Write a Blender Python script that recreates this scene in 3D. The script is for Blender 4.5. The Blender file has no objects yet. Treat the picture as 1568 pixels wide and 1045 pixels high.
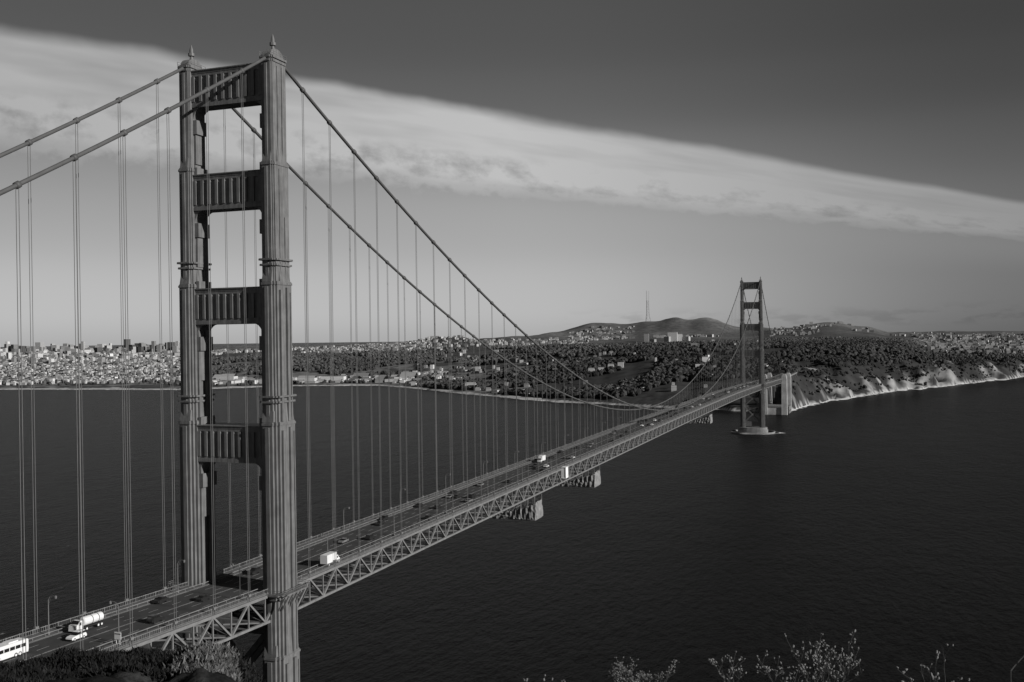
import bpy, math, random
import numpy as np
from mathutils import Vector, Matrix
rnd=random.Random(7); rng=np.random.default_rng(11)
scene=bpy.context.scene
col=scene.collection
# ------------------------------------------------------------------ camera
C=np.array([170.66,-240.0,147.0]); YAW,PIT,ROL,FPX=-0.3478,-0.0038,-0.0134,1527.1
F=np.array([math.sin(YAW)*math.cos(PIT),math.cos(YAW)*math.cos(PIT),math.sin(PIT)])
R=np.array([math.cos(YAW),-math.sin(YAW),0.0]);U=np.cross(R,F)
R2=R*math.cos(ROL)+U*math.sin(ROL);U2=-R*math.sin(ROL)+U*math.cos(ROL)
cam=bpy.data.cameras.new("camera");camo=bpy.data.objects.new("camera",cam);col.objects.link(camo)
M=Matrix(((R2[0],U2[0],-F[0],C[0]),(R2[1],U2[1],-F[1],C[1]),(R2[2],U2[2],-F[2],C[2]),(0,0,0,1)))
camo.matrix_world=M
cam.sensor_width=36;cam.lens=36*FPX/1568.0;cam.clip_start=0.2;cam.clip_end=90000
scene.camera=camo
scene.view_settings.view_transform='Standard'
try: scene.view_settings.look='None'
except: pass
scene.view_settings.exposure=0
Fh=np.array([math.sin(YAW),math.cos(YAW)]);Rh=R[:2]
def bearing_dir(u,v):
    d=F*FPX+R2*(u-784)-U2*(v-522.5); return d/np.linalg.norm(d)
def loc(u,d):   # bearing column / forward distance -> world xy (fan-shaped survey grid)
    u=np.asarray(u,float);d=np.asarray(d,float);s=(u-784)/FPX*d
    return C[0]+Fh[0]*d+Rh[0]*s, C[1]+Fh[1]*d+Rh[1]*s
# ------------------------------------------------------------------ node helpers
class NB:
    def __init__(s,nt): s.nt=nt
    def n(s,t,**k):
        x=s.nt.nodes.new(t)
        for a,b in k.items(): setattr(x,a,b)
        return x
    def put(s,inp,v):
        if hasattr(v,'is_output') : s.nt.links.new(v,inp)
        else: inp.default_value=v
    def m(s,op,a,b=0.0,c=0.0,clamp=False):
        x=s.n('ShaderNodeMath',operation=op);x.use_clamp=clamp
        s.put(x.inputs[0],a);s.put(x.inputs[1],b);s.put(x.inputs[2],c);return x.outputs[0]
    def ss(s,v,a,b):
        x=s.n('ShaderNodeMapRange',interpolation_type='SMOOTHSTEP')
        s.put(x.inputs[0],v);x.inputs[1].default_value=a;x.inputs[2].default_value=b;x.inputs[3].default_value=0;x.inputs[4].default_value=1
        return x.outputs[0]
    def lin(s,v,a,b,c,d):
        x=s.n('ShaderNodeMapRange');s.put(x.inputs[0],v)
        for i,q in enumerate((a,b,c,d)): x.inputs[i+1].default_value=q
        return x.outputs[0]
    def dot(s,v,w):
        x=s.n('ShaderNodeVectorMath',operation='DOT_PRODUCT');s.put(x.inputs[0],v);x.inputs[1].default_value=tuple(w);return x.outputs['Value']
    def noise(s,vec,scale,det=3,rough=0.5):
        x=s.n('ShaderNodeTexNoise');s.put(x.inputs['Vector'],vec);x.inputs['Scale'].default_value=scale
        x.inputs['Detail'].default_value=det;x.inputs['Roughness'].default_value=rough;return x.outputs['Fac']
    def comb(s,a,b,c):
        x=s.n('ShaderNodeCombineXYZ');s.put(x.inputs[0],a);s.put(x.inputs[1],b);s.put(x.inputs[2],c);return x.outputs[0]
def newmat(name):
    m=bpy.data.materials.new(name);m.use_nodes=True;nt=m.node_tree;nt.nodes.clear()
    b=NB(nt);o=b.n('ShaderNodeOutputMaterial');p=b.n('ShaderNodeBsdfPrincipled');nt.links.new(p.outputs[0],o.inputs[0])
    return m,b,p,o
def mat(name,base,rough=0.6,scale=0.5,var=0.25,metal=0.0,attr=None,spec=0.3,bump=0.0,bscale=2.0,streak=0.0):
    m,b,p,o=newmat(name)
    g=b.n('ShaderNodeNewGeometry');nz=b.noise(g.outputs['Position'],scale,3,0.6)
    f=b.lin(nz,0.25,0.75,1-var,1+var)
    if streak:
        mp=b.n('ShaderNodeMapping');mp.inputs['Scale'].default_value=(1,1,.06);b.nt.links.new(g.outputs['Position'],mp.inputs[0])
        f=b.m('MULTIPLY',f,b.lin(b.noise(mp.outputs[0],1.6,3,.6),.3,.7,1-streak,1+streak))
    if attr:
        a=b.n('ShaderNodeAttribute',attribute_name=attr);v=b.m('MULTIPLY',a.outputs['Fac'],f)
        if base!=1: v=b.m('MULTIPLY',v,base)
    else: v=b.m('MULTIPLY',f,base)
    b.nt.links.new(b.comb(v,v,v),p.inputs['Base Color'])
    p.inputs['Roughness'].default_value=rough;p.inputs['Metallic'].default_value=metal
    p.inputs['Specular IOR Level'].default_value=spec
    if bump>0:
        bn=b.n('ShaderNodeBump');bn.inputs['Strength'].default_value=bump;bn.inputs['Distance'].default_value=0.3
        b.nt.links.new(b.noise(g.outputs['Position'],bscale,5,0.6),bn.inputs['Height']);b.nt.links.new(bn.outputs[0],p.inputs['Normal'])
    return m
M_paint=mat('bridge_paint',0.135,0.55,0.35,0.2,streak=.28)
M_truss=mat('truss_paint',0.17,0.6,0.6,0.25)
M_cable=mat('cable_paint',0.08,0.6,0.4,0.15)
M_rope=mat('suspender_rope_steel',0.15,0.6,0.4,0.15)
M_road=mat('asphalt',0.045,0.9,0.3,0.25)
M_walk=mat('concrete_walk',0.11,0.9,0.5,0.2)
M_line=mat('white_road_paint',0.45,0.7,0.8,0.25)
M_conc=mat('pylon_concrete',0.42,0.9,0.08,0.25,streak=.25)
M_pier=mat('pier_concrete',0.2,0.9,0.1,0.3)
M_tarp=mat('tarpaulin',0.2,0.8,0.3,0.35)
M_tarpw=mat('tarpaulin_white',0.7,0.8,0.3,0.15)
M_white=mat('vehicle_paint_white',0.7,0.35,0.5,0.06,spec=0.5)
M_grey=mat('vehicle_paint_grey',0.16,0.3,0.5,0.06,spec=0.5)
M_dark=mat('vehicle_paint_dark',0.02,0.3,0.5,0.06,spec=0.5)
M_glass=mat('vehicle_glass',0.015,0.08,0.5,0.05,spec=0.6)
M_tyre=mat('tyre_rubber',0.02,0.9,3,0.1)
M_lamp=mat('lamp_post_paint',0.13,0.6,1,0.1)
# ------------------------------------------------------------------ mesh builder
class MB:
    def __init__(s): s.v=[];s.f=[];s.m=[]
    def add(s,vs,fs,mi=0):
        k=len(s.v);s.v+=[tuple(map(float,p)) for p in vs];s.f+=[tuple(k+i for i in f) for f in fs];s.m+=[mi]*len(fs)
    def box(s,x0,x1,y0,y1,z0,z1,mi=0):
        s.add([(x0,y0,z0),(x1,y0,z0),(x1,y1,z0),(x0,y1,z0),(x0,y0,z1),(x1,y0,z1),(x1,y1,z1),(x0,y1,z1)],
        [(0,3,2,1),(4,5,6,7),(0,1,5,4),(1,2,6,5),(2,3,7,6),(3,0,4,7)],mi)
    def beam(s,a,b,w,h=None,mi=0):
        a=np.array(a,float);b=np.array(b,float);h=h or w;d=b-a;L=np.linalg.norm(d)
        if L<1e-6:return
        d/=L;up=np.array([0,0,1.]) if abs(d[2])<0.95 else np.array([0,1.,0])
        r=np.cross(d,up);r/=np.linalg.norm(r);q=np.cross(r,d);r=r*w/2;q=q*h/2
        s.add([a-r-q,a+r-q,a+r+q,a-r+q,b-r-q,b+r-q,b+r+q,b-r+q],[(0,1,2,3),(7,6,5,4),(0,4,5,1),(1,5,6,2),(2,6,7,3),(3,7,4,0)],mi)
    def prism(s,poly,z0,z1,mi=0,top=None):
        n=len(poly);top=top or poly
        s.add([(x,y,z0) for x,y in poly]+[(x,y,z1) for x,y in top],
          [tuple(range(n))[::-1],tuple(range(n,2*n))]+[(i,(i+1)%n,n+(i+1)%n,n+i) for i in range(n)],mi)
    def tube(s,pts,rs,n=6,mi=0,caps=True):
        pts=[np.array(p,float) for p in pts];k=len(s.v);N=len(pts)
        if np.isscalar(rs): rs=[rs]*N
        for i,p in enumerate(pts):
            d=pts[min(i+1,N-1)]-pts[max(i-1,0)];d=d/np.linalg.norm(d)
            up=np.array([0,0,1.]) if abs(d[2])<0.9 else np.array([1.,0,0])
            r=np.cross(d,up);r/=np.linalg.norm(r);q=np.cross(r,d)
            for j in range(n):
                a=2*math.pi*j/n;s.v.append(tuple(p+rs[i]*(r*math.cos(a)+q*math.sin(a))))
        for i in range(N-1):
            for j in range(n):
                s.f.append((k+i*n+j,k+i*n+(j+1)%n,k+(i+1)*n+(j+1)%n,k+(i+1)*n+j));s.m.append(mi)
        if caps:
            s.f.append(tuple(k+j for j in range(n))[::-1]);s.m.append(mi);s.f.append(tuple(k+(N-1)*n+j for j in range(n)));s.m.append(mi)
    def strip(s,x0,x1,z0,z1,ys,zf,mi=0):
        k=len(s.v);N=len(ys)
        for y in ys:
            z=zf(y);s.v+=[(x0,y,z+z0),(x1,y,z+z0),(x1,y,z+z1),(x0,y,z+z1)]
        for i in range(N-1):
            for j in range(4):
                s.f.append((k+i*4+j,k+(i+1)*4+j,k+(i+1)*4+(j+1)%4,k+i*4+(j+1)%4));s.m.append(mi)
        s.f.append((k,k+1,k+2,k+3));s.m.append(mi);e=k+(N-1)*4;s.f.append((e+3,e+2,e+1,e));s.m.append(mi)
    def mesh(s,name,mats):
        me=bpy.data.meshes.new(name);me.from_pydata(s.v,[],s.f)
        for m in mats: me.materials.append(m)
        if len(mats)>1 and len(me.polygons)==len(s.m): me.polygons.foreach_set('material_index',s.m)
        me.validate();me.update();return me
    def obj(s,name,mats,parent=None,smooth=False):
        me=s.mesh(name,mats)
        if smooth: me.polygons.foreach_set('use_smooth',[True]*len(me.polygons))
        o=bpy.data.objects.new(name,me);col.objects.link(o)
        if parent: o.parent=parent
        return o
def empty(name,parent=None):
    o=bpy.data.objects.new(name,None);col.objects.link(o);o.parent=parent;return o
# ------------------------------------------------------------------ bridge
ZK=([-343,-150,-100,-65,-30,0,200,640,850,1000,1150,1280,1623,1760,2200],[81,80.6,80.2,79.4,78.2,77.2,77.0,76.8,76.3,75.5,73.9,72.0,65.5,64,62])
def zd(y): return float(np.interp(y,*ZK))
bridge=empty('suspension_bridge')
def leg_poly(cx,cy,hx,hy,n):
    q=[(hx,-hy+2*n),(hx,hy-2*n),(hx-n,hy-2*n),(hx-n,hy-n),(hx-2*n,hy-n),(hx-2*n,hy),
       (-hx+2*n,hy),(-hx+2*n,hy-n),(-hx+n,hy-n),(-hx+n,hy-2*n),(-hx,hy-2*n),(-hx,-hy+2*n),
       (-hx+n,-hy+2*n),(-hx+n,-hy+n),(-hx+2*n,-hy+n),(-hx+2*n,-hy),(hx-2*n,-hy),(hx-2*n,-hy+n),(hx-n,-hy+n),(hx-n,-hy+2*n)]
    return [(cx+a,cy+b) for a,b in q]
STR=[(213.8,224.3),(184.3,194.5),(151.8,162.0),(112.8,123.2)]
SEG=[(196.6,225.2,3.7,7.4),(163.4,196.6,4.4,8.4),(124.5,163.4,5.2,9.5),(60,124.5,6.0,10.6),(8,60,6.6,11.4)]
def tower(name,y0,deck):
    T=empty(name,bridge)
    for sx,side in((1,'west_leg'),(-1,'east_leg')):
        b=MB();cx=13.7*sx
        for i,(z0,z1,wx,wy) in enumerate(SEG):
            n=(0.06,.09,.11,.12,.12)[i]*wx
            b.prism(leg_poly(cx,y0,wx/2,wy/2,n),z0,z1)
            ribs=((-.15,.15) if i<2 else (-.24,.10))
            for k,fy in enumerate(ribs):
                for sg in(1,-1):
                    xa=cx+sg*wx/2;w=(.05 if i<2 else .10)*wy;pr=.25 if i<2 else .65
                    b.box(min(xa,xa+sg*pr),max(xa,xa+sg*pr),y0+fy*wy-w/2,y0+fy*wy+w/2,z0,z1-1.2-(14 if (k==1 and i==1) else 5*abs(fy)))
                    if i>1 and k==1:
                        w2=.04*wy;b.box(min(xa,xa+sg*.3),max(xa,xa+sg*.3),y0+.3*wy-w2/2,y0+.3*wy+w2/2,z0,z1-3)
            for sg in(1,-1):
                ya=y0+sg*wy/2
                b.box(cx-.1*wx,cx+.1*wx,min(ya,ya+sg*.3),max(ya,ya+sg*.3),z0,z1-1.5)
            if i>0:  # buttress cells rising past the set-back
                pz=z1;ux,uy=SEG[i-1][2],SEG[i-1][3]
                b.prism([(cx-wx/2+.02,y0-.22*wy),(cx+wx/2-.02,y0-.22*wy),(cx+wx/2-.02,y0+.22*wy),(cx-wx/2+.02,y0+.22*wy)],pz,pz+4.5,
                        top=[(cx-ux/2,y0-.2*wy),(cx+ux/2,y0-.2*wy),(cx+ux/2,y0+.2*wy),(cx-ux/2,y0+.2*wy)])
                b.prism([(cx-.3*wx,y0-wy/2+.02),(cx+.3*wx,y0-wy/2+.02),(cx+.3*wx,y0+wy/2-.02),(cx-.3*wx,y0+wy/2-.02)],pz,pz+3,
                        top=[(cx-.28*wx,y0-uy/2),(cx+.28*wx,y0-uy/2),(cx+.28*wx,y0+uy/2),(cx-.28*wx,y0+uy/2)])
                b.prism(leg_poly(cx,y0,wx/2+.18,wy/2+.18,n),z1-1.0,z1-.35)
        for zb in(169.2,131.2):
            wx,wy,n=[(s[2],s[3],q) for s,q in zip(SEG,(.07,.10,.12,.13,.13)) if s[0]<=zb<s[1]][0]
            b.prism(leg_poly(cx,y0,wx/2+.75,wy/2+.75,n*wx),zb,zb+.5)
            b.prism(leg_poly(cx,y0,wx/2+.55,wy/2+.55,n*wx),zb-1.5,zb-1.0)
        b.prism(leg_poly(cx,y0,3.9,6.2,.7),deck-1.6,deck-.3)
        b.prism(leg_poly(cx+sx*.9,y0,4.6,7.0,.9),deck-.3,deck+.1)
        for k in range(-3,4): b.beam((cx+sx*3,y0+k*2,deck-4.5),(cx+sx*5.3,y0+k*2,deck-.4),.35)
        for z in(.8,1.35):
            b.beam((cx+sx*5.4,y0-6.8,deck+z),(cx+sx*5.4,y0+6.8,deck+z),.1)
            for q in(-6.8,6.8): b.beam((cx+sx*1,y0+q,deck+z),(cx+sx*5.4,y0+q,deck+z),.1)
        for k in range(-7,8): b.beam((cx+sx*5.4,y0+k*.97,deck),(cx+sx*5.4,y0+k*.97,deck+1.35),.09)
        # head: cornice, saddle housing, beacon
        b.prism(leg_poly(cx,y0,2.1,4.0,.4),224.2,224.9);b.prism(leg_poly(cx,y0,2.25,4.2,.4),225.2,225.8)
        hs=[]
        for k in range(13):
            a=math.pi*k/12;hs.append((y0+3.4*math.cos(a),225.8+2.5*math.sin(a)))
        k=len(hs);b.add([(cx-1.25,p,q) for p,q in hs]+[(cx+1.25,p,q) for p,q in hs],
            [tuple(range(k)),tuple(range(k,2*k))[::-1]]+[(i,i+k,(i+1)%k+k,(i+1)%k) for i in range(k)])
        b.tube([(cx,y0,228.1),(cx,y0,229.3),(cx,y0,229.4),(cx,y0,230.2),(cx,y0,230.3),(cx,y0,231.3),(cx,y0,232.6)],[.55,.4,.9,.9,.55,.5,.08],8)
        for yy in(-3.8,3.8):
            for xx in(-1.9,1.9): b.beam((cx+xx,y0+yy,225.8),(cx+xx,y0+yy,227),.1)
        for z in(226.4,227):
            for xx in(-1.9,1.9): b.beam((cx+xx,y0-3.8,z),(cx+xx,y0+3.8,z),.08)
        b.obj(side,[M_paint],T)
    b=MB()
    for i,(z0,z1) in enumerate(STR):
        wx,wy=SEG[i][2],SEG[i][3];
        xi=13.7-wx/2+.3;hy=wy*.31
        xi2=13.7-(SEG[i+1][2] if z0<SEG[i][0] else wx)/2
        b.box(-xi,xi,y0-hy,y0+hy,z0+.7,z1-.7)
        for zz,hh in((z0,.9),(z1-.9,.9)): b.box(-xi,xi,y0-hy-.35,y0+hy+.35,zz,zz+hh)
        b.box(-xi,xi,y0-hy-.6,y0+hy+.6,z1-.25,z1+.05)
        nr=9
        for sg in(1,-1):
            ya=y0+sg*hy
            for k in range(nr+1):
                x=-xi2+.6+(2*xi2-1.2)*k/nr
                b.box(x-.42,x+.42,min(ya,ya+sg*.5),max(ya,ya+sg*.5),z0+1.6,z1-1.7)
            b.box(-xi,xi,min(ya,ya+sg*.25),max(ya,ya+sg*.25),z0+.9,z0+1.6);b.box(-xi,xi,min(ya,ya+sg*.25),max(ya,ya+sg*.25),z1-1.7,z1-.9)
        for sg in(1,-1):
            xo=xi2*sg
            prof=[(xo+sg*.3,z0+.1),(xo-sg*3.0,z0+.1)]+[(xo-sg*3.0*(1-math.sin(a)),z0-4.2*(1-math.cos(a))) for a in np.linspace(0,math.pi/2,7)]+[(xo+sg*.3,z0-4.2)]
            k=len(prof);b.add([(p,y0-hy+.1,q) for p,q in prof]+[(p,y0+hy-.1,q) for p,q in prof],
              [tuple(range(k)),tuple(range(k,2*k))[::-1]]+[(j,(j+1)%k,(j+1)%k+k,j+k) for j in range(k)])
            b.box(min(xo,xo-sg*1.3),max(xo,xo-sg*1.3),y0-hy+.1,y0+hy-.1,z0-7.5,z0-3.5)
            b.box(min(xo,xo-sg*.7),max(xo,xo-sg*.7),y0-hy+.4,y0+hy-.4,z0-16,z0-7.4)
            if i>0: b.box(min(xo,xo-sg*1.0),max(xo,xo-sg*1.0),y0-hy+.1,y0+hy-.1,z1,z1+2.2)
    b.box(-11,11,y0-3.4,y0+3.4,deck-12,deck-8);b.box(-11,11,y0-3.2,y0+3.2,10,17);b.box(-11,11,y0-2.4,y0+2.4,37.5,41)
    for z0,z1 in((17,37.5),(41,deck-12)):
        for yy in(-3,3):
            b.beam((-10.6,y0+yy,z0),(10.6,y0+yy,z1),1.5);b.beam((10.6,y0+yy+.02,z0),(-10.6,y0+yy+.02,z1),1.5)
    b.obj('portal_struts',[M_paint],T)
    b=MB()
    P=lambda a,c,n=28:[(a*math.copysign(abs(math.cos(t))**.7,math.cos(t)),y0+c*math.copysign(abs(math.sin(t))**.7,math.sin(t))) for t in np.linspace(0,2*math.pi,n,endpoint=False)]
    b.prism(P(22,13),-8,5);b.prism(P(21,12),5,8.2)
    b.obj('tower_pier',[M_pier],T)
    b=MB()
    po,pi_=P(32,24,40),P(30.5,22.5,40)
    n=40;b.add([(x,y,-6) for x,y in po]+[(x,y,2.2) for x,y in po]+[(x,y,2.2) for x,y in pi_]+[(x,y,-6) for x,y in pi_],
      [(i,(i+1)%n,n+(i+1)%n,n+i) for i in range(n)]+[(n+i,n+(i+1)%n,2*n+(i+1)%n,2*n+i) for i in range(n)]+[(2*n+i,2*n+(i+1)%n,3*n+(i+1)%n,3*n+i) for i in range(n)])
    if y0>100: b.obj('pier_fender',[M_pier],T)
tower('north_tower',0,77.2);tower('south_tower',1280,72.0)
# cables
def cz(y):
    if y<0:
        t=-y/343.;return 227+(69-227)*t-41.2*t*(1-t)
    if y>1280:
        t=(y-1280)/343.;return 227+(62-227)*t-41.2*t*(1-t)
    return 84+143*((y-640)/640)**2
b=MB();hs=MB()
for sx in(1,-1):
    x=13.7*sx
    for y0,y1 in((-343,0),(0,1280),(1280,1623)):
        ys=np.linspace(y0,y1,int(abs(y1-y0)/7.6)+1)
        b.tube([(x,y,cz(y)+.2) for y in ys],.48,8)
        nn_=round((y1-y0)/15.24)
        for y in [y0+(y1-y0)*i/nn_ for i in range(1,nn_)]:
            z=cz(y);dz=(cz(y+1)-cz(y-1))/2;d=np.array([0,1,dz]);d/=np.linalg.norm(d)
            if z-zd(y)<1: continue
            p=np.array([x,y,z+.2]);b.tube([p-d*.5,p+d*.5],.74,8)
            for dy in(-.36,.36):
                hs.beam((x,y+dy,zd(y)-.6),(x,y+dy,z+dy*dz),.10,.10)
            hs.box(x-.3,x+.3,y-.5,y+.5,zd(y)+1.2,zd(y)+1.8)
b.obj('main_cables',[M_cable],bridge,True);hs.obj('suspender_ropes',[M_rope],bridge)
# deck
ys=list(np.arange(-343,2100,7.62))
b=MB()
b.strip(-9.3,9.3,-.35,0,ys,zd,0)
for sg in(1,-1):
    b.strip(min(9.3*sg,13.45*sg),max(9.3*sg,13.45*sg),-.35,.2,ys,zd,1)
b.obj('roadway_deck',[M_road,M_walk],bridge)
b=MB()
for x in(-6.2,-3.1,3.1,6.2):
    y=-340
    while y<1700:
        b.add([(x-.07,y,zd(y)+.008),(x+.07,y,zd(y)+.008),(x+.07,y+3.6,zd(y+3.6)+.008),(x-.07,y+3.6,zd(y+3.6)+.008)],[(0,1,2,3)]);y+=9
for x in(-9.0,9.0,-.15,.15):
    for i in range(len(ys)-1):
        y,y2=ys[i],ys[i+1];b.add([(x-.06,y,zd(y)+.008),(x+.06,y,zd(y)+.008),(x+.06,y2,zd(y2)+.008),(x-.06,y2,zd(y2)+.008)],[(0,1,2,3)])
b.obj('lane_markings',[M_line],bridge)
b=MB();rl=MB()
ty=np.arange(-343,1623.1,7.62)
for sx in(1,-1):
    x=13.7*sx
    b.strip(x-.35,x+.35,-.9,-.15,list(ty),zd);b.strip(x-.35,x+.35,-7.9,-7.2,list(ty),zd)
    for i,y in enumerate(ty):
        b.beam((x,y,zd(y)-.5),(x,y,zd(y)-7.5),.35)
        if i+1<len(ty):
            y2=ty[i+1]
            if i%2: b.beam((x,y,zd(y)-.6),(x,y2,zd(y2)-7.4),.55,.5)
            else: b.beam((x,y,zd(y)-7.4),(x,y2,zd(y2)-.6),.55,.5)
    xr=13.35*sx
    rl.strip(xr-.07,xr+.07,1.25,1.4,list(ty),zd);rl.strip(xr-.05,xr+.05,.32,.42,list(ty),zd)
    for y in np.arange(-343,1623,3.81): rl.box(xr-.09,xr+.09,y-.09,y+.09,zd(y)+.2,zd(y)+1.5)
    for y in np.arange(-150,1400,.635): rl.box(xr-.025,xr+.025,y-.04,y+.04,zd(y)+.4,zd(y)+1.27)
    xr=9.55*sx
    rl.strip(xr-.06,xr+.06,.75,.95,list(ty),zd)
    for y in np.arange(-343,1623,3.81): rl.box(xr-.06,xr+.06,y-.06,y+.06,zd(y)+.2,zd(y)+.75)
for i,y in enumerate(ty):
    b.box(-13.4,13.4,y-.2,y+.2,zd(y)-2.3,zd(y)-.4);b.beam((-13.4,y,zd(y)-7.5),(13.4,y,zd(y)-7.5),.35)
    if i+2<len(ty) and i%2==0:
        y2=ty[i+2];b.beam((-13.4,y,zd(y)-7.5),(13.4,y2,zd(y2)-7.5),.4);b.beam((13.4,y,zd(y)-7.48),(-13.4,y2,zd(y2)-7.48),.4)
for x in(-10,-6,-2,2,6,10): b.strip(x-.15,x+.15,-1.5,-.36,list(ty),zd)
b.obj('stiffening_truss',[M_truss],bridge);rl.obj('railings',[M_truss],bridge)
# approach arch + pylons
b=MB()
ay=np.linspace(1634,1714,17)
for x in(-13.7,13.7):
    az=lambda y:18+34*(1-((y-1674)/40)**2)
    for i in range(16):
        b.beam((x,ay[i],az(ay[i])),(x,ay[i+1],az(ay[i+1])),1.2);b.beam((x,ay[i],az(ay[i])+4),(x,ay[i+1],az(ay[i+1])+4),.8)
        b.beam((x,ay[i],az(ay[i])),(x,ay[i],zd(ay[i])-1),.6);b.beam((x,ay[i],az(ay[i])),(x,ay[i+1],az(ay[i+1])+4),.4)
    b.strip(x-.4,x+.4,-2.5,-.4,[1634,1660,1690,1714],zd)
for y in np.arange(1740,2100,30):
    for x in(-11,11): b.beam((x,y,0),(x,y,zd(y)-1),1.5)
    b.beam((-12,y,zd(y)-1.5),(12,y,zd(y)-1.5),1.2,2)
for x in(-12.5,12.5): b.strip(x-.4,x+.4,-3,-.4,[1728,1800,1900,2000,2096],zd)
b.obj('approach_arch_and_viaduct',[M_truss],bridge)
py=empty('bridge_pylon',bridge)
b=MB()
for y in(1628,1721):
    z=zd(y)
    for sx in(1,-1):
        x=17.5*sx
        b.prism([(x-5,y-6),(x+5,y-6),(x+5,y+6),(x-5,y+6)],-4,z+4,top=[(x-4.4,y-5.4),(x+4.4,y-5.4),(x+4.4,y+5.4),(x-4.4,y+5.4)])
        b.box(x-3.6,x+3.6,y-4.6,y+4.6,z+4,z+6.5);b.box(x-2.6,x+2.6,y-3.4,y+3.4,z+6.5,z+8)
        for k in(-2.4,0,2.4): b.box(x+5*sx-.3,x+5*sx+.25,y+k-.5,y+k+.5,2,z) if sx>0 else None
    b.box(-13,13,y-3.5,y+3.5,z-14,z-8.4);b.box(-13,13,y-4,y+4,-4,12)
b.obj('pylon_shafts',[M_conc],py)
b=MB()
b.box(-24,24,1650,1700,-3,13);b.box(-18,18,1656,1694,13,13.6)
for k in range(9): b.box(24,24.3,1653+k*5,1655+k*5,4,6.5);b.box(-22+k*5,-20+k*5,1649.7,1650,4,6.5)
b.obj('brick_fort',[mat('fort_brick',.16,.9,.3,.3)])
# maintenance containment hung beneath the deck
for y,L in((225,11),(336,13),(780,14)):
    e=empty('maintenance_platform');z=zd(y)
    b=MB()
    b.box(-14.5,14.8,y-L/2,y+L/2,z-19.5,z-18.9)
    for x in np.linspace(-14.3,14.6,9):
        for yy in(y-L/2,y+L/2): b.beam((x,yy,z-19),(x,yy,z-8),.3)
        b.beam((x,y-L/2,z-14),(x,y+L/2,z-14),.25)
    for zz in(-16.5,-13.5,-10.8):
        for yy in(y-L/2,y+L/2): b.beam((-14.3,yy,z+zz),(14.6,yy,z+zz),.25)
    for i in range(8):
        x0=-14.3+i*28.9/8
        for yy in(y-L/2,y+L/2): b.beam((x0,yy,z-19),(x0+28.9/8,yy,z-8.5),.22)
    b.obj('scaffold_frame',[M_truss],e)
    b=MB()
    def sheet(a,c,zt,zt2,zb,n=14,mm=6,amp=.5,mi=0):
        a=np.array(a);c=np.array(c);nrm=np.array([c[1]-a[1],-(c[0]-a[0])]);nrm=nrm/np.linalg.norm(nrm)
        vs=[];fs=[]
        for i in range(n+1):
            for j in range(mm+1):
                t=i/n;q=j/mm;p=a+(c-a)*t+nrm*amp*(math.sin(i*2.1+j*.7)*.6+rnd.uniform(-.5,.5));zz=zt+(zt2-zt)*t
                vs.append((p[0],p[1],zz+(zb-zz)*q-(.9*math.sin(t*math.pi*4+1)**2+rnd.uniform(0,.7) if j==0 else 0)))
        for i in range(n):
            for j in range(mm): k=i*(mm+1)+j;fs.append((k,k+1,k+mm+2,k+mm+1))
        b.add(vs,fs,mi)
    sheet((14.9,y-L/2),(14.9,y+L/2),z-10.5,z-9.5,z-19.0)
    sheet((2,y-L/2-.3),(14.9,y-L/2-.3),z-14.5,z-10.5,z-19.0,mi=0);sheet((-14.5,y-L/2-.3),(2,y-L/2-.3),z-17,z-15,z-19.2,mi=1)
    b.obj('tarpaulin_sheets',[M_tarp,M_truss],e)
b=MB();y=269
b.box(13.9,16.2,y-2.2,y+2.2,zd(y)-5,zd(y)+.4);b.box(13.7,16.4,y-2.4,y+2.4,zd(y)+.4,zd(y)+.6);b.box(13.7,16.4,y-2.4,y+2.4,zd(y)-5.3,zd(y)-5)
for k in(-2.3,2.3): b.beam((16.3,y+k,zd(y)-5),(16.3,y+k,zd(y)+1.6),.12)
b.obj('scaffold_cradle',[M_tarpw])
# ------------------------------------------------------------------ street lamps
b=MB()
b.tube([(0,0,0),(0,0,.5),(0,0,.55),(0,0,8.2)],[.28,.28,.15,.1],8)
b.tube([(0,0,8.0),(.5,0,8.9),(1.3,0,9.15),(2.2,0,9.1)],.07,6)
b.tube([(0,0,6.8),(.9,0,8.9)],.04,5);b.tube([(2.2,0,9.25),(2.2,0,9.1),(2.2,0,8.55),(2.2,0,8.5)],[.1,.32,.26,.1],8)
lampme=b.mesh('street_lamp',[M_lamp])
for i,y in enumerate(np.arange(-160,1600,45.72)):
    for sx in(1,-1):
        if abs(y)<8 or abs(y-1280)<8: continue
        o=bpy.data.objects.new('street_lamp',lampme);col.objects.link(o);o.location=(10.1*sx,y+9,zd(y+9)+.2)
        if sx>0:o.rotation_euler[2]=math.pi
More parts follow.
